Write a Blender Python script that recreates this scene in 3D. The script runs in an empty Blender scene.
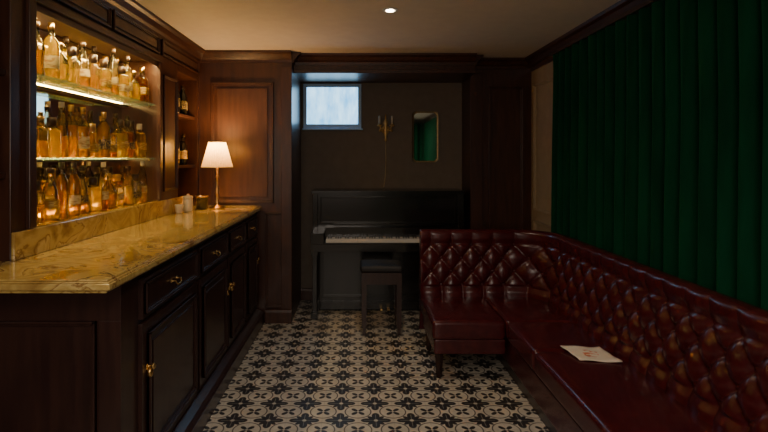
import bpy, bmesh, math, random
from mathutils import Vector
random.seed(11)
S = bpy.context.scene
# ------------------------------------------------------------------ materials
def newmat(name):
    m = bpy.data.materials.new(name); m.use_nodes = True
    nt = m.node_tree; nt.nodes.clear()
    out = nt.nodes.new('ShaderNodeOutputMaterial')
    return m, nt, out
def coords(nt, scale=(1,1,1)):
    tc = nt.nodes.new('ShaderNodeTexCoord'); mp = nt.nodes.new('ShaderNodeMapping')
    mp.inputs['Scale'].default_value = scale
    nt.links.new(tc.outputs['Object'], mp.inputs['Vector'])
    return mp.outputs['Vector']
def mat(name, c1, c2=None, rough=.5, metal=0, scale=(4,4,4), nscale=3, detail=6, bump=0, bscale=60, coat=0, sheen=0, sheencol=None, spec=.5, ramp=(.35,.65), distort=0):
    m, nt, out = newmat(name)
    p = nt.nodes.new('ShaderNodeBsdfPrincipled')
    nt.links.new(p.outputs[0], out.inputs[0])
    p.inputs['Roughness'].default_value = rough; p.inputs['Metallic'].default_value = metal
    p.inputs['Coat Weight'].default_value = coat; p.inputs['Coat Roughness'].default_value = .08
    p.inputs['Specular IOR Level'].default_value = spec
    if sheen:
        p.inputs['Sheen Weight'].default_value = sheen
        p.inputs['Sheen Tint'].default_value = (*(sheencol or c1), 1)
    if c2 is None: c2 = tuple(x*.85 for x in c1)
    n = nt.nodes.new('ShaderNodeTexNoise'); n.inputs['Scale'].default_value = nscale
    n.inputs['Detail'].default_value = detail; n.inputs['Distortion'].default_value = distort
    nt.links.new(coords(nt, scale), n.inputs['Vector'])
    r = nt.nodes.new('ShaderNodeValToRGB')
    r.color_ramp.elements[0].position = ramp[0]; r.color_ramp.elements[0].color = (*c1, 1)
    r.color_ramp.elements[1].position = ramp[1]; r.color_ramp.elements[1].color = (*c2, 1)
    nt.links.new(n.outputs['Fac'], r.inputs[0]); nt.links.new(r.outputs[0], p.inputs['Base Color'])
    if bump:
        n2 = nt.nodes.new('ShaderNodeTexNoise'); n2.inputs['Scale'].default_value = bscale
        nt.links.new(coords(nt), n2.inputs['Vector'])
        b = nt.nodes.new('ShaderNodeBump'); b.inputs['Strength'].default_value = bump; b.inputs['Distance'].default_value = .01
        nt.links.new(n2.outputs['Fac'], b.inputs['Height']); nt.links.new(b.outputs[0], p.inputs['Normal'])
    return m
WOOD = mat('mahogany_wood', (.042,.014,.008), (.070,.024,.012), rough=.36, scale=(6,6,.7), nscale=5, coat=.12)
WOODH = mat('mahogany_wood_h', (.042,.014,.008), (.070,.024,.012), rough=.38, scale=(6,.7,6), nscale=5, coat=.08)
WOODR = mat('mahogany_panel', (.070,.027,.015), (.098,.040,.022), rough=.42, scale=(6,6,.7), nscale=5, coat=.1)
WOODN = mat('espresso_wood', (.026,.010,.009), (.042,.017,.013), rough=.32, scale=(6,6,.7), nscale=5, coat=.25)
PLAS = mat('taupe_plaster', (.16,.130,.105), (.18,.146,.12), rough=.85, bump=.05)
BEIGE = mat('beige_wall_paint', (.38,.29,.19), (.42,.32,.21), rough=.8, bump=.03)
CEIL = mat('ceiling_paint', (.70,.62,.54), (.74,.66,.57), rough=.9, bump=.03)
BRASS = mat('aged_brass', (.75,.50,.20), (.55,.34,.13), rough=.28, metal=1, nscale=12)
SBRASS = mat('satin_brass', (.80,.52,.20), (.62,.38,.14), rough=.45, metal=.5, nscale=12)
FRAMEM = mat('bronze_frame', (.22,.15,.07), (.15,.10,.05), rough=.4, metal=1, nscale=12)
BLACK = mat('piano_lacquer', (.010,.009,.008), (.014,.012,.010), rough=.2, coat=.25)
STOOLL = mat('black_leather', (.012,.010,.010), (.018,.014,.013), rough=.55)
IVORY = mat('ivory_keys', (.85,.80,.70), (.8,.75,.65), rough=.3)
LEATH = mat('oxblood_leather', (.055,.005,.008), (.084,.009,.011), rough=.26, nscale=4, bump=.09, bscale=260, coat=.2)
VELV = mat('green_velvet', (.001,.034,.014), (.002,.055,.023), rough=.85, nscale=3, scale=(3,3,.6), sheen=.32, sheencol=(.03,.42,.18), spec=.1)
WHITE = mat('white_paint', (.7,.74,.78), (.66,.70,.75), rough=.5)
WFRAME = mat('daylight_tinted_window_white', (.40,.62,.90), (.36,.57,.85), rough=.5)  # white frame with the pane's blue daylight put into its colour
LABEL = mat('paper_label', (.60,.48,.24), (.40,.24,.08), rough=.7, nscale=30, scale=(1,1,3), ramp=(.5,.58))
LABELD = mat('dark_label', (.03,.014,.010), (.45,.32,.10), rough=.6, nscale=40, ramp=(.5,.56))
LABELR = mat('ochre_label', (.32,.17,.02), (.60,.44,.14), rough=.6, nscale=34, scale=(1,1,4), ramp=(.52,.58))
CAP = mat('bottle_cap', (.03,.015,.01), (.06,.03,.015), rough=.35)
DARKG = mat('dark_bottle_glass', (.012,.010,.006), (.02,.016,.01), rough=.08, coat=.6)
CERAM = mat('cream_ceramic', (.55,.48,.38), (.5,.44,.34), rough=.3)
CORD = mat('cord', (.50,.38,.22), rough=.6)

def marble():
    m, nt, out = newmat('honey_marble')
    p = nt.nodes.new('ShaderNodeBsdfPrincipled'); nt.links.new(p.outputs[0], out.inputs[0])
    p.inputs['Roughness'].default_value = .12; p.inputs['Coat Weight'].default_value = .4
    v = coords(nt, (1,1,1))
    n = nt.nodes.new('ShaderNodeTexNoise'); n.inputs['Scale'].default_value = 3.8; n.inputs['Detail'].default_value = 9; n.inputs['Distortion'].default_value = 1.2
    nt.links.new(v, n.inputs['Vector'])
    r = nt.nodes.new('ShaderNodeValToRGB'); e = r.color_ramp.elements
    e[0].position=.30; e[0].color=(.26,.13,.035,1); e[1].position=.72; e[1].color=(.74,.55,.21,1)
    for q,cc in ((.40,(.46,.29,.085,1)),(.44,(.60,.42,.135,1)),(.485,(.58,.39,.12,1)),(.50,(.28,.14,.04,1)),(.52,(.68,.49,.18,1)),(.58,(.52,.34,.10,1)),(.64,(.66,.47,.16,1))):
        k=e.new(q); k.color=cc
    nt.links.new(n.outputs['Fac'], r.inputs[0]); nt.links.new(r.outputs[0], p.inputs['Base Color'])
    return m
MARB = marble()

def tile():
    m, nt, out = newmat('patterned_cement_tile')
    L = nt.links
    def M(op, a, b=None, c=None, clamp=False):
        n = nt.nodes.new('ShaderNodeMath'); n.operation = op; n.use_clamp = clamp
        for i, x in enumerate((a, b, c)):
            if x is None: continue
            if isinstance(x, (int, float)): n.inputs[i].default_value = x
            else: L.new(x, n.inputs[i])
        return n.outputs[0]
    tc = nt.nodes.new('ShaderNodeTexCoord'); sp = nt.nodes.new('ShaderNodeSeparateXYZ'); L.new(tc.outputs['Object'], sp.inputs[0])
    T = .205
    X = M('DIVIDE', sp.outputs[0], T); Y = M('DIVIDE', sp.outputs[1], T)
    def cell(off):
        u = M('SUBTRACT', M('FRACT', M('ADD', X, 40+off)), .5); v = M('SUBTRACT', M('FRACT', M('ADD', Y, 40+off)), .5)
        r = M('SQRT', M('ADD', M('MULTIPLY', u, u), M('MULTIPLY', v, v))); th = M('ARCTAN2', v, u)
        return u, v, r, th
    u, v, r, th = cell(0); u2, v2, r2, th2 = cell(.5)
    c2 = M('ABSOLUTE', M('COSINE', M('MULTIPLY', th, 2))); s2 = M('ABSOLUTE', M('SINE', M('MULTIPLY', th2, 2)))
    cd = M('ABSOLUTE', M('SINE', M('MULTIPLY', th, 2)))
    def soft(x):
        return M('MULTIPLY', x, 40, clamp=True)
    petA = soft(M('SUBTRACT', M('MULTIPLY', M('POWER', c2, 1.0), .43), r))
    petD = soft(M('SUBTRACT', M('MULTIPLY', M('POWER', cd, 2.2), .33), r))
    petB = soft(M('SUBTRACT', M('MULTIPLY', M('POWER', s2, 1.2), .26), r2))
    ring = soft(M('SUBTRACT', .028, M('ABSOLUTE', M('SUBTRACT', r2, .37))))
    hole = soft(M('SUBTRACT', .07, r)); hole2 = soft(M('SUBTRACT', .05, r2))
    vein = M('MULTIPLY', soft(M('SUBTRACT', .013, M('MINIMUM', M('ABSOLUTE', u), M('ABSOLUTE', v)))), soft(M('SUBTRACT', .34, r)))
    d = M('MAXIMUM', M('MAXIMUM', petA, petB), M('MAXIMUM', ring, petD))
    d = M('MULTIPLY', d, M('SUBTRACT', 1, vein)); d = M('MULTIPLY', d, M('SUBTRACT', 1, M('MAXIMUM', hole, hole2)))
    grout = soft(M('SUBTRACT', M('MAXIMUM', M('ABSOLUTE', u), M('ABSOLUTE', v)), .492))
    n = nt.nodes.new('ShaderNodeTexNoise'); n.inputs['Scale'].default_value = 7; n.inputs['Detail'].default_value = 8; L.new(tc.outputs['Object'], n.inputs['Vector'])
    cr = nt.nodes.new('ShaderNodeValToRGB'); cr.color_ramp.elements[0].position=.3; cr.color_ramp.elements[1].position=.7
    cr.color_ramp.elements[0].color=(.50,.45,.37,1); cr.color_ramp.elements[1].color=(.66,.60,.50,1); L.new(n.outputs['Fac'], cr.inputs[0])
    mx = nt.nodes.new('ShaderNodeMix'); mx.data_type='RGBA'; L.new(d, mx.inputs[0]); L.new(cr.outputs[0], mx.inputs[6]); mx.inputs[7].default_value=(.034,.031,.032,1)
    m2 = nt.nodes.new('ShaderNodeMix'); m2.data_type='RGBA'; L.new(grout, m2.inputs[0]); L.new(mx.outputs[2], m2.inputs[6]); m2.inputs[7].default_value=(.14,.12,.10,1)
    p = nt.nodes.new('ShaderNodeBsdfPrincipled'); L.new(m2.outputs[2], p.inputs['Base Color']); p.inputs['Roughness'].default_value=.38
    b = nt.nodes.new('ShaderNodeBump'); b.inputs['Strength'].default_value=.3; b.inputs['Distance'].default_value=.002; b.invert=True
    L.new(grout, b.inputs['Height']); L.new(b.outputs[0], p.inputs['Normal'])
    L.new(p.outputs[0], out.inputs[0])
    return m
TILE = tile()

def amber(name, col, tcol, tr_mix=.5):
    m, nt, out = newmat(name); L = nt.links
    n = nt.nodes.new('ShaderNodeTexNoise'); n.inputs['Scale'].default_value = 9
    L.new(coords(nt), n.inputs['Vector'])
    mc = nt.nodes.new('ShaderNodeMix'); mc.data_type='RGBA'; L.new(n.outputs['Fac'], mc.inputs[0])
    mc.inputs[6].default_value=(*col,1); mc.inputs[7].default_value=(*[c*.7 for c in col],1)
    tr = nt.nodes.new('ShaderNodeBsdfTranslucent'); L.new(mc.outputs[2], tr.inputs[0])
    tp = nt.nodes.new('ShaderNodeBsdfTransparent'); tp.inputs[0].default_value=(*tcol,1)
    gl = nt.nodes.new('ShaderNodeBsdfGlossy'); gl.inputs['Roughness'].default_value=.05; gl.inputs[0].default_value=(1,.95,.85,1)
    a = nt.nodes.new('ShaderNodeMixShader'); a.inputs[0].default_value=tr_mix; L.new(tr.outputs[0], a.inputs[1]); L.new(tp.outputs[0], a.inputs[2])
    fr = nt.nodes.new('ShaderNodeFresnel'); fr.inputs[0].default_value=1.45
    b = nt.nodes.new('ShaderNodeMixShader'); L.new(fr.outputs[0], b.inputs[0]); L.new(a.outputs[0], b.inputs[1]); L.new(gl.outputs[0], b.inputs[2])
    L.new(b.outputs[0], out.inputs[0]); return m
AMB1 = amber('amber_whisky', (.72,.46,.008), (.94,.70,.10),.55)
AMB2 = amber('deep_amber_whisky', (.50,.24,.004), (.80,.48,.04),.55)
AMB3 = amber('golden_whisky', (.80,.60,.04), (.98,.84,.28),.55)
GLS = amber('clear_bottle_glass', (.42,.38,.26), (.94,.92,.85),.88)
def simple(name, col, rough=.05, metal=0, estr=0, trans=0, alpha=1):
    m, nt, out = newmat(name)
    p = nt.nodes.new('ShaderNodeBsdfPrincipled'); nt.links.new(p.outputs[0], out.inputs[0])
    p.inputs['Base Color'].default_value=(*col,1); p.inputs['Roughness'].default_value=rough; p.inputs['Metallic'].default_value=metal
    p.inputs['Transmission Weight'].default_value=trans; p.inputs['Alpha'].default_value=alpha
    if estr: p.inputs['Emission Color'].default_value=(*col,1); p.inputs['Emission Strength'].default_value=estr
    return m
MIRR = simple('mirror_silver', (.56,.50,.38), .03, 1)
MIRR2 = simple('antique_mirror', (.8,.85,.8), .04, 1)
SHELF = simple('shelf_glass', (.45,.75,.6), .05, 0, alpha=.3)
LED = simple('led_strip', (1,.68,.20), .5, 0, 95)
BULB = simple('bulb', (1,.62,.3), .5, 0, 25)
DLED = simple('downlight_lens', (1,.75,.5), .5, 0, 40)
def pane():
    m, nt, out = newmat('frosted_daylight_pane'); L=nt.links
    n = nt.nodes.new('ShaderNodeTexNoise'); n.inputs['Scale'].default_value=3; n.inputs['Detail'].default_value=6
    L.new(coords(nt,(6,1,2)), n.inputs['Vector'])
    r = nt.nodes.new('ShaderNodeValToRGB'); r.color_ramp.elements[0].position=.3; r.color_ramp.elements[1].position=.70
    r.color_ramp.elements[0].color=(.10,.38,.72,1); r.color_ramp.elements[1].color=(.42,.76,1,1); L.new(n.outputs['Fac'], r.inputs[0])
    e = nt.nodes.new('ShaderNodeEmission'); e.inputs[1].default_value=3.0; L.new(r.outputs[0], e.inputs[0]); L.new(e.outputs[0], out.inputs[0])
    return m
PANE = pane()
def shade():
    m, nt, out = newmat('pleated_fabric_shade'); L=nt.links
    n = nt.nodes.new('ShaderNodeTexNoise'); n.inputs['Scale'].default_value=40; L.new(coords(nt), n.inputs['Vector'])
    r = nt.nodes.new('ShaderNodeValToRGB'); r.color_ramp.elements[0].color=(.80,.60,.27,1); r.color_ramp.elements[1].color=(.90,.72,.38,1); L.new(n.outputs['Fac'], r.inputs[0])
    d = nt.nodes.new('ShaderNodeBsdfDiffuse'); t = nt.nodes.new('ShaderNodeBsdfTranslucent'); L.new(r.outputs[0], d.inputs[0]); L.new(r.outputs[0], t.inputs[0])
    a = nt.nodes.new('ShaderNodeMixShader'); a.inputs[0].default_value=.28; L.new(d.outputs[0], a.inputs[1]); L.new(t.outputs[0], a.inputs[2]); L.new(a.outputs[0], out.inputs[0])
    return m
SHADE = shade()
def napkin_mat():
    m, nt, out = newmat('printed_napkin'); L=nt.links
    tc = nt.nodes.new('ShaderNodeTexCoord')
    n = nt.nodes.new('ShaderNodeTexNoise'); L.new(tc.outputs['Generated'], n.inputs['Vector'])
    n.inputs['Scale'].default_value=9; n.inputs['Detail'].default_value=3
    vm = nt.nodes.new('ShaderNodeVectorMath'); vm.operation='DISTANCE'
    a = nt.nodes.new('ShaderNodeMath'); a.operation='LESS_THAN'; a.inputs[1].default_value=.20
    mp = nt.nodes.new('ShaderNodeMapping'); mp.inputs['Scale'].default_value=(1,1,0); L.new(tc.outputs['Generated'], mp.inputs['Vector'])
    vm.inputs[1].default_value=(.48,.5,0); L.new(mp.outputs[0], vm.inputs[0]); L.new(vm.outputs['Value'], a.inputs[0])
    g = nt.nodes.new('ShaderNodeMath'); g.operation='GREATER_THAN'; g.inputs[1].default_value=.53; L.new(n.outputs['Fac'], g.inputs[0])
    mu = nt.nodes.new('ShaderNodeMath'); mu.operation='MULTIPLY'; L.new(a.outputs[0], mu.inputs[0]); L.new(g.outputs[0], mu.inputs[1])
    mx = nt.nodes.new('ShaderNodeMix'); mx.data_type='RGBA'; L.new(mu.outputs[0], mx.inputs[0]); mx.inputs[6].default_value=(.92,.80,.64,1); mx.inputs[7].default_value=(.70,.20,.08,1)
    p = nt.nodes.new('ShaderNodeBsdfPrincipled'); p.inputs['Roughness'].default_value=.8; L.new(mx.outputs[2], p.inputs['Base Color']); L.new(p.outputs[0], out.inputs[0])
    return m
NAP = napkin_mat()

# ------------------------------------------------------------------ geometry builder
class B:
    def __init__(s, name, mats):
        s.name=name; s.mats=mats; s.bm=bmesh.new()
    def face(s, vs, m, smooth=False):
        try: f=s.bm.faces.new(vs)
        except ValueError: return
        f.material_index=m; f.smooth=smooth
    def box(s, x0,x1,y0,y1,z0,z1,m=0):
        v=[s.bm.verts.new(p) for p in ((x0,y0,z0),(x1,y0,z0),(x1,y1,z0),(x0,y1,z0),(x0,y0,z1),(x1,y0,z1),(x1,y1,z1),(x0,y1,z1))]
        for q in ((3,2,1,0),(4,5,6,7),(0,1,5,4),(1,2,6,5),(2,3,7,6),(3,0,4,7)): s.face([v[i] for i in q], m)
    def fbox(s, face, pos, u0,u1,v0,v1,d0,d1,m=0):
        if face=='+x': s.box(pos+d0,pos+d1,u0,u1,v0,v1,m)
        elif face=='-x': s.box(pos-d1,pos-d0,u0,u1,v0,v1,m)
        elif face=='-y': s.box(u0,u1,pos-d1,pos-d0,v0,v1,m)
    def panel(s, face, pos, u0,u1,v0,v1, w=.022, d=.012, m=0, field=0, fm=None):
        for k,(ww,dd) in enumerate(((w,d),(w*.5,d*1.7))):
            s.fbox(face,pos,u0,u1,v1-ww,v1,-.002,dd,m); s.fbox(face,pos,u0,u1,v0,v0+ww,-.002,dd,m)
            s.fbox(face,pos,u0,u0+ww,v0,v1,-.002,dd,m); s.fbox(face,pos,u1-ww,u1,v0,v1,-.002,dd,m)
        if field:
            g=w+field
            s.fbox(face,pos,u0+g,u1-g,v0+g,v1-g,-.002,d*.8,m if fm is None else fm)
    def profile(s, prof, face, pos, u0,u1, m=0):
        def P(u,d,z):
            return (pos+d,u,z) if face=='+x' else (pos-d,u,z) if face=='-x' else (u,pos-d,z)
        a=[s.bm.verts.new(P(u0,d,z)) for d,z in prof]; b=[s.bm.verts.new(P(u1,d,z)) for d,z in prof]
        n=len(prof)
        for i in range(n): s.face([a[i],a[(i+1)%n],b[(i+1)%n],b[i]],m)
        s.face(a,m); s.face(b[::-1],m)
    def lathe(s, c, prof, seg=20, m=0, sq=None, pleat=0, smooth=True, axis='z', cap=True, rot=0, flat=1):
        rings=[]
        for i,p in enumerate(prof):
            ring=[]
            for k in range(seg):
                t=2*math.pi*k/seg; r=p[0]
                if pleat: r*=1+pleat*(1 if k%2 else -1)
                fl=1
                if sq and sq[i]>0:
                    e=sq[i]; ct,st=math.cos(t),math.sin(t)
                    q=(abs(ct)**e+abs(st)**e)**(-1/e); r*=q; fl=flat
                x,y,z=r*math.cos(t)*fl,r*math.sin(t),p[1]
                if rot: x,y=x*math.cos(rot)-y*math.sin(rot),x*math.sin(rot)+y*math.cos(rot)
                if axis=='y': x,y,z=x,-z,y
                elif axis=='x': x,y,z=z,x,y
                ring.append(s.bm.verts.new((c[0]+x,c[1]+y,c[2]+z)))
            rings.append(ring)
        for i in range(len(rings)-1):
            mm=prof[i+1][2] if len(prof[i+1])>2 else m
            for k in range(seg):
                s.face([rings[i][k],rings[i][(k+1)%seg],rings[i+1][(k+1)%seg],rings[i+1][k]],mm,smooth)
        if cap:
            s.face(rings[0][::-1],prof[0][2] if len(prof[0])>2 else m); s.face(rings[-1],prof[-1][2] if len(prof[-1])>2 else m)
    def tube(s, pts, r, m=0, seg=8):
        pts=[Vector(p) for p in pts]; rings=[]
        for i,p in enumerate(pts):
            d=(pts[min(i+1,len(pts)-1)]-pts[max(i-1,0)]).normalized()
            a=d.cross(Vector((0,0,1)));
            if a.length<.05: a=d.cross(Vector((0,1,0)))
            a.normalize(); b=d.cross(a)
            rr=r[i] if isinstance(r,(list,tuple)) else r
            rings.append([s.bm.verts.new(p+a*rr*math.cos(2*math.pi*k/seg)+b*rr*math.sin(2*math.pi*k/seg)) for k in range(seg)])
        for i in range(len(rings)-1):
            for k in range(seg): s.face([rings[i][k],rings[i][(k+1)%seg],rings[i+1][(k+1)%seg],rings[i+1][k]],m,True)
        s.face(rings[0],m); s.face(rings[-1][::-1],m)
    def cushion(s, x0,x1,y0,y1,z0,z1,r=.03,dome=.012,m=0,n=10):
        def ax(a,b):
            k=[r*(1-math.cos(i*math.pi/2/4)) for i in range(5)]
            return [a+t for t in k]+[a+r+(b-a-2*r)*i/n for i in range(1,n)]+[b-t for t in reversed(k)]
        X,Y,Z=ax(x0,x1),ax(y0,y1),ax(z0,z1); cache={}
        def V(x,y,z):
            key=(round(x,5),round(y,5),round(z,5))
            if key in cache: return cache[key]
            q=Vector((min(max(x,x0+r),x1-r),min(max(y,y0+r),y1-r),min(max(z,z0+r),z1-r)))
            d=Vector((x,y,z))-q
            p=q+d.normalized()*r if d.length>1e-7 else Vector((x,y,z))
            if z>(z0+z1)/2:
                u=2*(x-x0)/(x1-x0)-1; v=2*(y-y0)/(y1-y0)-1
                p.z+=dome*(1-u**4)*(1-v**4)
            cache[key]=s.bm.verts.new(p); return cache[key]
        def grid(A,Bv,f,flip):
            for i in range(len(A)-1):
                for j in range(len(Bv)-1):
                    q=[f(A[i],Bv[j]),f(A[i+1],Bv[j]),f(A[i+1],Bv[j+1]),f(A[i],Bv[j+1])]
                    s.face(q[::-1] if flip else q,m,True)
        grid(X,Y,lambda a,b:V(a,b,z1),0); grid(X,Y,lambda a,b:V(a,b,z0),1)
        grid(X,Z,lambda a,b:V(a,y0,b),0); grid(X,Z,lambda a,b:V(a,y1,b),1)
        grid(Y,Z,lambda a,b:V(x0,a,b),1); grid(Y,Z,lambda a,b:V(x1,a,b),0)
    def done(s, bevel=0, recalc=True):
        if recalc: bmesh.ops.recalc_face_normals(s.bm, faces=s.bm.faces)
        me=bpy.data.meshes.new(s.name); s.bm.to_mesh(me); s.bm.free()
        for m in s.mats: me.materials.append(m)
        o=bpy.data.objects.new(s.name,me); S.collection.objects.link(o)
        if bevel:
            md=o.modifiers.new('bevel','BEVEL'); md.width=bevel; md.segments=2; md.limit_method='ANGLE'; md.angle_limit=math.radians(50)
        return o

H=2.47; XL=-1.45; XB=-1.72; XR=1.70; YL=4.75; YR=5.1; YB=5.5; NEAR=-2.0
# ------------------------------------------------------------------ room shell
b=B('floor',[TILE]); b.box(-2.0,1.9,NEAR-.1,5.7,-.1,0); b.done()
b=B('ceiling',[CEIL]); b.box(-2.0,1.9,NEAR-.1,5.7,H,H+.1); b.done()
NY0,NY1=2.32,3.77; NZ0,NZ1=1.18,2.2; CT=1.07
b=B('wall_left',[WOOD,WOODH,WOODR,MARB])
b.box(-1.95,XB,NEAR,YL,0,H,0)
b.box(XB,XL,NEAR,YL,0,CT-.012,0); b.box(XB,XL,1.3,2.17,CT-.012,CT,3); b.box(XB,XL,4.19,4.70,CT-.012,CT,3)
b.box(XB,XL,2.17,NY0,CT-.012,H,0); b.box(XB,XL,NY1,4.19,CT-.012,H,0); b.box(XB,XL,4.70,YL,CT-.012,H,0)
b.box(XB,XL,1.3,2.17,2.2,H,0)
b.box(XB,XL,NY0,NY1,NZ1,H,0); b.box(XB,XL,4.19,4.70,2.2,H,0)
b.box(XB,XL-.02,NY0,NY1,CT-.012,NZ0,0)
b.box(XB,XL,NEAR,1.3,CT-.012,H,0)
for z in (1.44,1.87): b.box(XB,XL-.02,4.19,4.70,z-.025,z,1); b.box(XB,XL-.02,1.3,2.17,z-.025,z,1)
b.box(XL-.012,XL,NY0,NY1,NZ1-.035,NZ1,1)
b.fbox('+x',XL,NY0-.05,NY0,CT+.12,NZ1,-.002,.018,0); b.fbox('+x',XL,NY1,NY1+.05,CT+.12,NZ1,-.002,.018,0)
b.fbox('+x',XL,NY0-.05,NY1+.05,NZ1,NZ1+.035,-.002,.022,1)
b.panel('+x',XL,3.86,4.15,1.25,2.12,w=.018,d=.01)
for u0,u1 in ((1.5,2.28),(NY0+.02,3.02),(3.06,3.76),(3.82,4.7)): b.panel('+x',XL,u0,u1,2.255,2.375,w=.018,d=.012,m=1,field=.012,fm=2)
b.done(.003)
b=B('bar_mirror',[MIRR]); b.box(XB+.001,XB+.008,NY0+.005,NY1-.005,NZ0+.014,NZ1-.01); b.done()
b=B('wall_back',[WOOD,PLAS,WOODR,WOODH])
b.box(XB-.23,-.603,YL,YB+.15,0,H,0)
b.box(-.603,1.10,YB,YB+.15,0,H,1)
b.box(1.10,XR+.2,YR,YB+.15,0,H,0)
b.box(-.603,1.10,4.88,YB,2.295,H,3)
b.panel('-y',YL,-1.34,-.77,1.09,2.19,w=.025,d=.014,m=0,field=.03,fm=2)
b.panel('-y',YL,-.845,-.64,.14,1.0,w=.02,d=.01,m=0)
b.fbox('-y',YL,-.70,-.603,0,2.33,-.002,.02,0)
b.fbox('-y',4.88,-.603,1.10,2.295,2.33,-.002,.015,3)
b.fbox('-y',YR,1.10,1.22,0,2.33,-.002,.02,0)
b.panel('-y',YR,1.28,1.62,.2,2.2,w=.025,d=.012,m=0)
b.done(.003)
b=B('wall_right',[BEIGE])
b.box(XR,XR+.2,NEAR,YR,0,H,0)
b.panel('-x',XR,4.05,4.98,1.0,2.2,w=.025,d=.014,m=0); b.panel('-x',XR,4.05,4.98,.15,.9,w=.025,d=.014,m=0)
b.done(.003)
b=B('wall_front',[PLAS]); b.box(-1.95,1.9,NEAR-.1,NEAR,0,H,0); b.done()
CR=[(0,H-.10),(.012,H-.10),(.018,H-.075),(.035,H-.06),(.055,H-.03),(.075,H-.018),(.08,H-.001),(0,H-.001)]
CRB=[(d*1.1,H-(H-z)*1.25) for d,z in CR]
b=B('trim_1',[WOODH]); b.profile(CR,'+x',XL,NEAR,YL); b.done()
b=B('trim_2',[WOODH]); b.profile(CRB,'-x',XR,NEAR,YR); b.done()
b=B('trim_3',[WOODH]); b.profile(CR,'-y',YL,XL,-.603); b.profile(CR,'-y',4.88,-.603,1.10); b.profile(CR,'-y',YR,1.10,XR); b.profile(CR,'+x',-.603,YL,4.88); b.profile(CR,'+x',1.10,4.88,YR); b.done()
BS=[(0,0),(.02,0),(.02,.10),(.012,.12),(0,.125)]
b=B('baseboard_back',[WOOD]); b.profile(BS,'-y',YB,-.603,1.1); b.profile(BS,'-y',YL-.02,-.84,-.603); b.profile(BS,'-y',YR-.02,1.1,XR); b.done()
b=B('baseboard_right',[WOOD]); b.profile(BS,'-x',XR,NEAR,YR); b.done()
# windows
b=B('window_1',[WFRAME,PANE])
wx0,wx1,wz0,wz1=-.575,.035,1.81,2.28
b.box(wx0,wx1,YB-.035,YB-.002,wz0,wz0+.045); b.box(wx0,wx1,YB-.035,YB-.002,wz1-.035,wz1)
b.box(wx0,wx0+.035,YB-.035,YB-.002,wz0+.045,wz1-.035); b.box(wx1-.035,wx1,YB-.035,YB-.002,wz0+.045,wz1-.035)
b.box(wx0-.01,wx1+.015,YB-.05,YB-.002,wz0-.015,wz0)
b.box(wx0+.035,wx1-.035,YB-.015,YB-.005,wz0+.045,wz1-.035,1)
b.done(.002)

# ------------------------------------------------------------------ bar counter
root=bpy.data.objects.new('bar_counter',None); S.collection.objects.link(root)
CX=-.93; CY0=2.05; XC=XL+.002; BE=YL-.025
b=B('cabinet',[WOODN,BRASS])
b.box(XC,CX,CY0,BE,.10,1.02,0)
b.box(XC,-.852,CY0+.02,BE,0.0,.10,0)
b.profile([(0,.10),(.07,.10),(.05,.115),(.012,.13),(0,.135)],'+x',CX,CY0,BE,0)
bays=[(2.20,2.95),(3.0,3.62),(3.67,4.20),(4.25,4.68)]
for i,(a,c) in enumerate(bays):
    b.fbox('+x',CX,a,c,.815,.985,-.002,.018,0); b.panel('+x',CX+.018,a+.02,c-.02,.832,.968,w=.014,d=.008,m=0)
    b.fbox('+x',CX,a,c,.16,.795,-.002,.018,0); b.panel('+x',CX+.018,a+.05,c-.05,.21,.745,w=.02,d=.01,m=0,field=.03)
    mid=(a+c)/2
    for dy in (-.035,.035): b.lathe((CX+.018,mid+dy,.90),[(.009,0),(.009,.004),(.004,.006),(.004,.022),(.006,.024)],10,1,axis='x')
    b.tube([(CX+.038,mid-.035,.90),(CX+.045,mid-.03,.888),(CX+.047,mid-.015,.880),(CX+.047,mid+.015,.880),(CX+.045,mid+.03,.888),(CX+.038,mid+.035,.90)],.004,1)
    ky=a+.05 if i==0 else (a+.035 if i%2==0 else c-.035)
    b.lathe((CX+.018,ky,.60),[(.016,0),(.016,.003),(.006,.006),(.005,.016),(.013,.022),(.014,.030),(.008,.036)],14,1,axis='x')
    b.lathe((CX+.030,ky,.572),[(.002,-.022),(.012,-.014),(.015,0),(.012,.014),(.002,.022)],10,1)
b.fbox('-y',CY0,XC,CX,.86,1.02,-.002,.01,0); b.fbox('-y',CY0,-1.02,CX,.10,.86,-.002,.01,0); b.fbox('-y',CY0,XC,-1.02,.10,.2,-.002,.01,0)
b.panel('-y',CY0,XC+.0,-1.03,.22,.86,w=.02,d=.012,m=0)
o=b.done(.003); o.parent=root
b=B('marble_top',[MARB])
FX=-.87; FY=1.82
for ins,z0_,z1_ in ((.022,1.02,1.030),(.012,1.030,1.036),(0,1.036,1.058),(.006,1.058,1.064),(.016,1.064,CT)):
    b.box(XC,FX-ins,FY+ins,BE,z0_,z1_)
b.box(XC,XL+.016,2.17,4.3,CT,NZ0+.008)
o=b.done(.004); o.parent=root
b=B('niche_sill',[MARB]); b.box(XB+.002,XL-.001,NY0+.001,NY1-.001,NZ0+.0005,NZ0+.012); b.done()
SZ=(NZ0+.012,1.5,1.89)
for z in SZ[1:]:
    b=B('glass_shelf',[SHELF,BRASS,WOODN]); b.box(XB+.01,XL-.02,NY0+.001,NY1-.001,z-.010,z-.001,0)
    b.box(XB+.010,XB+.055,NY0+.001,NY1-.001,z-.022,z-.011,2)
    for y in (NY0+.012,NY1-.012):
        b.lathe((XL-.06,y,z-.018),[(.006,0),(.006,.008)],8,1)
    b.done()
b=B('led_strip_lights',[LED])
for z in SZ: b.box(XB+.010,XB+.016,NY0+.01,NY1-.01,z+.001,z+.008)
b.done()
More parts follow.
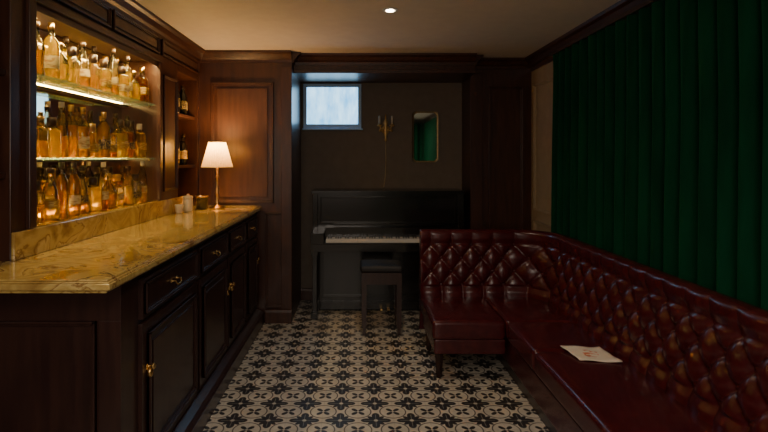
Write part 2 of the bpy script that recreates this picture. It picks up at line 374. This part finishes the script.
# bottles
BM=[AMB1,AMB2,AMB3,LABEL,LABELD,CAP,BRASS,GLS,LABELR,CERAM]
def bottle(b,x,y,z,kind,h):
    liq=random.choice((0,0,0,1,1,2,2,2)); lab=random.choice((3,3,4,8,liq,liq)); cap=random.choice((5,5,6,9 if random.random()<.3 else 5)); g=7
    up=random.choice((g,liq))
    R={0:.036,1:.040,2:.042,3:.033,4:.050,5:.046,6:.038}[kind]*random.uniform(.94,1.06)
    sqv=0; fl=1; rot=random.uniform(-.2,.2)
    lv=random.uniform(.0,.05)
    if kind==0: P=[(R*.9,0,liq),(R,.008,liq),(R,.05,liq),(R*1.012,.052,lab),(R*1.012,.105+lv*.3,lab),(R,.108+lv*.3,liq),(R,.175,liq),(R*.8,.195,up),(R*.4,.215,up),(.013,.225,g),(.012,h-.035,g),(.015,h-.033,cap),(.015,h,cap)]
    elif kind==1: P=[(R*.9,0,liq),(R,.008,liq),(R,.055,liq),(R*1.012,.057,lab),(R*1.012,.105,lab),(R,.107,liq),(R,.155,liq),(R*.85,.172,up),(.016,.185,g),(.015,h-.04,g),(.018,h-.038,cap),(.018,h,cap)]; sqv=6
    elif kind==2: P=[(R*.85,0,liq),(R*.95,.01,liq),(R*1.02,.06,liq),(R*.99,.062,lab),(R*.94,.10,lab),(R*.9,.103,liq),(R*.75,.15,up),(R*.5,.18,g),(.015,.20,g),(.014,h-.025,g),(.018,h-.023,cap),(.019,h,cap)]
    elif kind==3: P=[(R*.9,0,liq),(R,.006,liq),(R,.06,liq),(R*1.012,.062,lab),(R*1.012,.11,lab),(R,.112,liq),(R*.95,.19,up),(R*.5,.22,up),(.012,.24,g),(.011,h-.03,g),(.014,h-.028,cap),(.014,h,cap)]
    elif kind==4: P=[(R*.7,0,liq),(R*.95,.015,liq),(R,.05,liq),(R*.97,.09,liq),(R*.8,.12,up),(R*.45,.145,g),(.015,.155,g),(.014,.175,g),(.022,.178,6),(.026,.195,6),(.012,h-.0,6)]
    elif kind==5: P=[(R*.95,0,liq),(R,.006,liq),(R,.035,liq),(R*1.012,.037,lab),(R*1.012,.08,lab),(R,.082,liq),(R,.125,up),(R*.9,.14,up),(.018,.15,g),(.016,h-.045,g),(.023,h-.043,cap),(.023,h,cap)]; sqv=7; fl=.7
    else: P=[(R*.9,0,liq),(R,.01,liq),(R*.85,.07,liq),(R*.87,.072,lab),(R*.95,.12,lab),(R*.97,.122,liq),(R*.9,.16,up),(R*.4,.19,g),(.014,.20,g),(.013,h-.03,g),(.017,h-.028,cap),(.017,h,cap)]
    b.lathe((x,y,z),P,20,0,sq=[sqv if p[0]>.028 else 0 for p in P] if sqv else None,rot=rot,flat=fl)
HH={0:.285,1:.25,2:.262,3:.296,4:.215,5:.205,6:.265}
for si,z in enumerate(SZ):
    b=B(('liquor_bottles','whisky_bottles','spirit_bottles')[si],BM)
    lim=.283 if si==0 else .4
    y=NY0+.065
    while y<NY1-.05:
        k=random.choice((0,0,1,2,3,4,5,5,6)); h=HH[k]*random.uniform(.95,1.0)
        bottle(b,XL-.085+random.uniform(-.012,.015),y,z+.001,k,min(h,lim)); y+=random.uniform(.094,.125)
    y=NY0+.12
    while y<NY1-.06:
        k=random.choice((0,0,1,3,3,6))
        bottle(b,XL-.175,y,z+.001,k,min(HH[k],lim)); y+=random.uniform(.13,.20)
    b.done()
b=B('wine_bottles',[DARKG,LABELD,LABEL,CAP])
def wb(x,y,z,h=.27,lab=1): b.lathe((x,y,z),[(.033,0,0),(.036,.01,0),(.036,.05,0),(.0365,.052,lab),(.0365,.12,lab),(.036,.122,0),(.036,.17,0),(.015,.21,0),(.014,h-.03,0),(.016,h-.028,3),(.016,h,3)],16)
for z in (1.44,1.87):
    for y,x in ((4.27,-1.50),(4.37,-1.55),(4.50,-1.52),(4.61,-1.55)): wb(x,y,z+.001,random.uniform(.22,.28),random.choice((1,2)))
    for y in (1.85,1.97,2.10): wb(-1.51,y,z+.001,.27,2)
b.done()
b=B('ceramic_jar',[CERAM]); b.lathe((-1.36,4.16,CT+.001),[(.034,0),(.038,.01),(.038,.095),(.034,.105),(.040,.11),(.038,.124),(.01,.13),(.01,.142)],20); b.done()
b=B('ice_bucket',[DARKG,BRASS]); b.lathe((-1.31,4.36,CT+.001),[(.042,0),(.048,.01),(.052,.10),(.054,.105,1),(.054,.112,1),(.046,.112,1),(.044,.10)],22); b.done()
b=B('ceramic_cup',[CERAM]); b.lathe((-1.385,4.03,CT+.001),[(.022,0),(.026,.006),(.034,.06),(.035,.068),(.032,.068),(.030,.05)],18); b.done()

# ------------------------------------------------------------------ table lamp
root=bpy.data.objects.new('table_lamp',None); S.collection.objects.link(root)
lx,ly=-1.205,4.45
b=B('base',[BRASS]); b.lathe((lx,ly,CT+.001),[(.062,0),(.062,.008),(.05,.016),(.022,.024),(.012,.04),(.018,.055),(.012,.07),(.009,.10),(.013,.12),(.017,.14),(.012,.165),(.009,.19),(.009,.25),(.014,.262),(.014,.275),(.009,.285),(.011,.33),(.011,.41)],24); o=b.done(); o.parent=root
b=B('shade',[SHADE]); zs=1.422
b.lathe((lx,ly,0),[(.130,zs),(.127,zs+.01),(.072,zs+.205),(.070,zs+.215)],80,0,pleat=.028,cap=False,smooth=False); o=b.done(recalc=False); o.parent=root
b=B('shade_trim',[CERAM]); 
for z,r in ((zs,.132),(zs+.213,.073)):
    b.tube([(lx+r*math.cos(t*math.pi/18),ly+r*math.sin(t*math.pi/18),z) for t in range(37)],.003)
o=b.done(); o.parent=root
b=B('bulb',[BULB]); b.lathe((lx,ly,1.482),[(.010,0),(.012,.01),(.025,.035),(.028,.055),(.02,.078),(.006,.088)],16); o=b.done(); o.parent=root
# ------------------------------------------------------------------ downlights
for (x,y) in ((.21,3.4),(.21,1.3)):
    b=B('ceiling_downlight',[WHITE,DLED])
    b.lathe((x,y,H-.006),[(.05,0,0),(.05,.005,0)],28,0); b.lathe((x,y,H-.009),[(.026,0,1),(.026,.004,1)],20,1)
    b.done()
b=B('added_fill_panel',[WHITE]); b.box(-.75,.75,-1.45,.05,H-.03,H-.001); b.done(.004)  # added panel, out of view, housing for the overhead fill
# ------------------------------------------------------------------ sconce
b=B('wall_sconce',[SBRASS,CERAM,CORD])
sx,sy=.29,YB
b.lathe((sx,sy-.001,1.80),[(.045,0),(.045,.006),(.03,.012),(.014,.018),(.012,.03)],20,0,axis='y')
b.lathe((sx+.0,sy-.03,1.67),[(.004,0),(.018,.02),(.012,.05),(.024,.10),(.016,.16),(.026,.20),(.010,.24),(.004,.29)],12,0)
for sgn in (-1,1):
    pts=[(sx,sy-.03,1.80)]+[(sx+sgn*(.035+.03*math.sin(t)),sy-.03-.05*t/3,1.80-.035*math.sin(t*1.0)+.012*t) for t in (.5,1.2,1.9,2.6)]
    e=(sx+sgn*.065,sy-.085,1.835); pts.append(e)
    b.tube(pts,.010,0)
    b.lathe(e,[(.004,-.01),(.026,.0),(.028,.008),(.014,.01),(.015,.02)],14,0)
    b.lathe((e[0],e[1],e[2]+.018),[(.012,0),(.012,.08),(.004,.088)],12,1)
b.tube([(sx,sy-.008,1.70),(sx+.006,sy-.008,1.5),(sx-.003,sy-.008,1.3),(sx-.018,sy-.008,1.19)],.006,2)
b.done()
b=B('wall_mirror',[FRAMEM,MIRR2])
mx0,mx1,mz0,mz1=.57,.85,1.45,1.995
def octo(x0,x1,z0,z1,c): return [(x0+c,z0),(x1-c,z0),(x1-c*.4,z0+c*.4),(x1,z0+c),(x1,z1-c),(x1-c*.4,z1-c*.4),(x1-c,z1),(x0+c,z1),(x0+c*.4,z1-c*.4),(x0,z1-c),(x0,z0+c),(x0+c*.4,z0+c*.4)]
def ring(b,A,Bp,ya,yb,m):
    a=[b.bm.verts.new((x,ya,z)) for x,z in A]; c=[b.bm.verts.new((x,yb,z)) for x,z in Bp]
    for i in range(len(a)): b.face([a[i],a[(i+1)%len(a)],c[(i+1)%len(a)],c[i]],m)
o0=octo(mx0,mx1,mz0,mz1,.035); o1=octo(mx0+.004,mx1-.004,mz0+.004,mz1-.004,.034); o2=octo(mx0+.018,mx1-.018,mz0+.018,mz1-.018,.03); o3=octo(mx0+.021,mx1-.021,mz0+.021,mz1-.021,.03)
ring(b,o0,o1,YB-.001,YB-.024,0); ring(b,o1,o2,YB-.024,YB-.022,0); ring(b,o2,o3,YB-.022,YB-.012,0)
b.face([b.bm.verts.new((x,YB-.012,z)) for x,z in o3],1); b.done(recalc=False)
# ------------------------------------------------------------------ piano
b=B('upright_piano',[BLACK,IVORY,BRASS,DARKG])
px0,px1=-.44,1.03; pb=5.46
b.box(px0,px1,5.10,pb,.10,1.15); b.box(px0-.015,px1+.015,5.07,pb+.01,1.15,1.18)
b.box(px0,px0+.05,5.02,pb,0,.12); b.box(px1-.05,px1,5.02,pb,0,.12)
b.box(px0+.0,px1,5.08,5.10,.02,.10)
b.box(px0,px0+.045,5.06,5.10,.70,1.15); b.box(px1-.045,px1,5.06,5.10,.70,1.15)
b.panel('-y',5.10,px0+.07,px1-.07,.86,1.12,w=.015,d=.01); b.panel('-y',5.10,px0+.08,px1-.08,.14,.60,w=.02,d=.012)
b.box(px0+.2,px1-.2,5.04,5.10,.845,.86)
b.box(px0,px1,4.82,5.10,.63,.70)
b.box(px0,px0+.12,4.82,5.10,.70,.80); b.box(px1-.12,px1,4.82,5.10,.70,.80)
b.box(px0+.12,px1-.12,4.825,4.842,.70,.712)
b.box(px0+.12,px1-.12,5.0,5.10,.70,.83)
for x in (px0+.005,px1-.065):
    b.box(x+.01,x+.05,4.85,4.89,.06,.63); b.box(x,x+.06,4.82,5.10,0,.06); b.box(x,x+.06,4.83,4.91,.59,.63)
kx0,kx1=px0+.14,px1-.14; nk=52; kw=(kx1-kx0)/nk
for i in range(nk):
    b.box(kx0+i*kw+.0006,kx0+(i+1)*kw-.0006,4.845,5.0,.705,.742,1)
    if i%7 in (0,1,3,4,5) and i<nk-1: b.box(kx0+(i+1)*kw-.006,kx0+(i+1)*kw+.006,4.90,5.0,.742,.754,0)
for dx in (-.07,0,.07): b.box(.295+dx-.012,.295+dx+.012,4.99,5.09,.035,.045,2)
b.done(.002)
b=B('piano_stool',[WOODN,STOOLL])
x0,x1,y0,y1=.02,.38,4.38,4.68
b.cushion(x0,x1,y0,y1,.53,.585,r=.02,m=1); b.box(x0+.01,x1-.01,y0+.01,y1-.01,.43,.53,0)
for x in (x0+.012,x1-.052):
    for y in (y0+.012,y1-.052):
        b.box(x,x+.04,y,y+.04,0.06,.45,0); b.box(x+.006,x+.034,y+.006,y+.034,0,.06,0)
b.done()
# ------------------------------------------------------------------ banquette
root=bpy.data.objects.new('tufted_banquette',None); S.collection.objects.link(root)
SX,SY,R=1.43,4.10,.22; X0=.50; YE=.5
L1=(SX-R)-X0; LA=R*math.pi/2; L2=(SY-R)-YE; LT=L1+LA+L2
def pathp(s):
    if s<=L1: return X0+s,SY,0,1
    if s<=L1+LA:
        t=(s-L1)/R; return SX-R+R*math.sin(t),SY-R+R*math.cos(t),math.sin(t),math.cos(t)
    return SX,SY-R-(s-L1-LA),1,0
A,Bv,V0=.165,.105,.115
nrow=4
z0=.375; lean=.055; top=.885; FL=top-z0
VT=V0+(nrow-1)*Bv
def tuft(s,v):
    sa=s/A
    if v<V0: return .6*abs(math.sin(math.pi*sa))**.45+.40*min(1,((V0-v)/.05))
    if v>VT:
        off=.5*((nrow-1)%2); g=abs(math.sin(math.pi*(sa-off)))
        k=min(1,(v-VT)/.13)
        return (.6*g**.45)*(1-k)+.6*k+.40*min(1,(v-VT)/.05) 
    w=(v-V0)/(2*Bv); p=sa+w; q=sa-w
    g=(abs(math.sin(math.pi*p))*abs(math.sin(math.pi*q)))**.45
    dp=(p-round(p)); dq=(q-round(q)); ds=(dp+dq)/2*A; dv=(dp-dq)*Bv
    return .72*g+.28*(1-math.exp(-(ds*ds+dv*dv)/(.020**2)))
prof=[]
NV=56
for i in range(NV+1):
    t=i/NV; prof.append((lean*t, z0+FL*t, -1.0, 0.1, t*FL, 1))
rr=.05
for i in range(1,11):
    a=math.pi*i/10; prof.append((lean+rr-rr*math.cos(a), top+rr*.8*math.sin(a), -math.cos(a), math.sin(a), FL+rr*a, max(0,1-i/7)))
prof.append((lean+2*rr,.10,1,0,0,0))
NS=int(LT/.0095)
b=B('backrest',[LEATH]); rings=[]
TD=.050
for i in range(NS+1):
    s=LT*i/NS; x,y,ox,oy=pathp(s); ring_=[]
    for (o_,z,no,nz,v,w) in prof:
        h=TD*(tuft(s,v)-1)*w if w>0 else 0
        d=o_+no*h
        ring_.append(b.bm.verts.new((x+ox*d,y+oy*d,z+nz*h)))
    rings.append(ring_)
for i in range(NS):
    for j in range(len(prof)-1): b.face([rings[i][j],rings[i][j+1],rings[i+1][j+1],rings[i+1][j]],0,True)
b.face(rings[0],0); b.face(rings[-1][::-1],0)
for j in range(nrow):
    v=V0+j*Bv; s=(A/2 if j%2 else 0)
    while s<LT:
        if s>.02:
            x,y,ox,oy=pathp(s); d=lean*(v/FL)+TD*.93; c=Vector((x+ox*d,y+oy*d,z0+v)); n=Vector((-ox,-oy,.1))
            a1=Vector((oy,-ox,0)); a2=Vector((0,0,1))
            prev=None
            for rr_,hh in ((.013,0),(.012,.005),(.007,.009)):
                rg=[b.bm.verts.new(c+n*hh+(a1*math.cos(k*math.pi/4)+a2*math.sin(k*math.pi/4))*rr_) for k in range(8)]
                if prev:
                    for k in range(8): b.face([prev[k],prev[(k+1)%8],rg[(k+1)%8],rg[k]],0,True)
                prev=rg
            b.face(prev,0,True)
        s+=A
o=b.done(); o.parent=root
b=B('seat',[LEATH,WOODN])
G=.003
b.cushion(.50,1.0-G,3.50,4.14,.27,.40,r=.028,dome=.012)
b.cushion(1.0,SX+.04,3.50,4.14,.27,.40,r=.028,dome=.012)
for ya,yb in ((2.97,3.5-G),(1.97,2.97-G),(.52,1.97-G)): b.cushion(1.0,SX+.04,ya,yb,.27,.40,r=.028,dome=.012,n=14)
b.cushion(.515,1.0,3.515,4.12,.17,.272,r=.012,dome=0); b.cushion(1.015,SX+.03,.53,4.12,.10,.272,r=.012,dome=0)
b.box(1.05,SX,.55,4.08,.0,.10,1)
b.lathe((.555,3.555,0),[(.016,0),(.02,.03),(.03,.175)],4,1,smooth=False)
b.lathe((.555,4.055,0),[(.016,0),(.02,.03),(.03,.175)],4,1,smooth=False)
b.lathe((.97,4.05,0),[(.016,0),(.02,.03),(.03,.175)],4,1,smooth=False)
o=b.done(); o.parent=root
b=B('napkin',[NAP]); N=14; vs=[]
for i in range(N+1):
    row=[]
    for j in range(N+1):
        u=i/N-.5; v=j/N-.5; x=u*.215; y=v*.22; a=math.radians(-10)
        z=.4165+.002*math.sin(u*9+v*5)+.0015*math.sin(v*13)
        if u>.25: z+=.012*(u-.25)**2*16*.3
        row.append(b.bm.verts.new((1.285+x*math.cos(a)-y*math.sin(a)-.06*v,2.88+x*math.sin(a)+y*math.cos(a),z)))
    vs.append(row)
for i in range(N):
    for j in range(N): b.face([vs[i][j],vs[i+1][j],vs[i+1][j+1],vs[i][j+1]],0,True)
o=b.done(); md=o.modifiers.new('t','SOLIDIFY'); md.thickness=.003; md.offset=0
# ------------------------------------------------------------------ curtain
root=bpy.data.objects.new('velvet_curtain',None); S.collection.objects.link(root)
ph=[random.uniform(-1.1,1.1) for _ in range(80)]
def drape(name,a0,a1,fn):
    b=B(name,[VELV]); ny=int((a1-a0)/.0055); nz=26; cols=[]
    for i in range(ny+1):
        y=a0+(a1-a0)*i/ny; t=(y-a0)/.132; col=[]
        k=int(t)%78; fr=t-int(t); ph_=ph[k]*(1-fr)+ph[k+1]*fr
        for j in range(nz+1):
            z=.03+(2.36-.03)*j/nz; zz=j/nz
            amp=.034*(1-.15*zz)+.004*math.sin(y*3.1+z)
            w=math.sin(2*math.pi*t+ph_*(1.3-zz*.6)*1.1+.12*math.sin(z*3+y*2))
            col.append(b.bm.verts.new(fn(y,-amp*w+.006*math.sin(4*math.pi*t+z*2+ph_*2),z)))
        cols.append(col)
    for i in range(ny):
        for j in range(nz): b.face([cols[i][j],cols[i+1][j],cols[i+1][j+1],cols[i][j+1]],0,True)
    o=b.done(); o.parent=root
drape('drape_side',-1.9,4.40,lambda y,d,z:(1.652+d,y,z))
drape('drape_end',.3,1.60,lambda x,d,z:(x,NEAR+.055+d,z))
b=B('track',[WOODN]); b.box(1.62,1.68,-1.9,4.42,2.36,2.385); b.box(.3,1.62,NEAR+.02,NEAR+.08,2.36,2.385); o=b.done(); o.parent=root

# ------------------------------------------------------------------ lights
def light(kind,name,loc,e,col,rot=(0,0,0),spec=1,**kw):
    l=bpy.data.lights.new(name,kind); l.energy=e; l.color=col; l.specular_factor=spec
    for k,v in kw.items(): setattr(l,k,v)
    o=bpy.data.objects.new(name,l); o.location=loc; o.rotation_euler=rot; S.collection.objects.link(o); return o
light('POINT','lamp_light',(lx,ly,1.60),20,(1,.60,.25),shadow_soft_size=.03)
light('AREA','shelf_light',(XL-.030,(NY0+NY1)/2,NZ1-.004),15,(1,.70,.26),(0,0,math.pi/2),shape='RECTANGLE',size=1.35,size_y=.02)
light('SPOT','spot_light',(.21,3.4,H-.02),24,(1,.82,.62),(0,0,0),spot_size=math.radians(125),spot_blend=.8,shadow_soft_size=.04)
light('SPOT','spot_light',(.21,1.3,H-.02),28,(1,.82,.62),(0,0,0),spot_size=math.radians(135),spot_blend=.8,shadow_soft_size=.05)
light('AREA','window_light',(-.27,YB-.06,2.04),1.6,(.4,.7,1),(-math.radians(75),0,0),spec=.2,shape='RECTANGLE',size=.5,size_y=.36)
light('AREA','added_overhead_fill',(0,-.7,H-.035),42,(1,.88,.74),(math.radians(0),0,0),shape='RECTANGLE',size=1.4,size_y=1.4)  # added soft fill from above, behind the visible part of the room
light('AREA','added_front_fill',(-.5,-1.7,1.7),22,(1,.86,.72),(math.radians(100),0,0),shape='RECTANGLE',size=1.4,size_y=1.0)  # added frontal fill behind the camera, no fixture there
w=bpy.data.worlds.new('world'); S.world=w; w.use_nodes=True
w.node_tree.nodes['Background'].inputs[0].default_value=(.9,.75,.65,1); w.node_tree.nodes['Background'].inputs[1].default_value=.05
# camera
c=bpy.data.cameras.new('camera'); c.sensor_width=36; c.lens=520/768*36; c.shift_x=26/768; c.shift_y=-58/768; c.clip_start=.05
co=bpy.data.objects.new('camera',c); co.location=(0,0,1.5); co.rotation_euler=(math.pi/2,0,0); S.collection.objects.link(co); S.camera=co
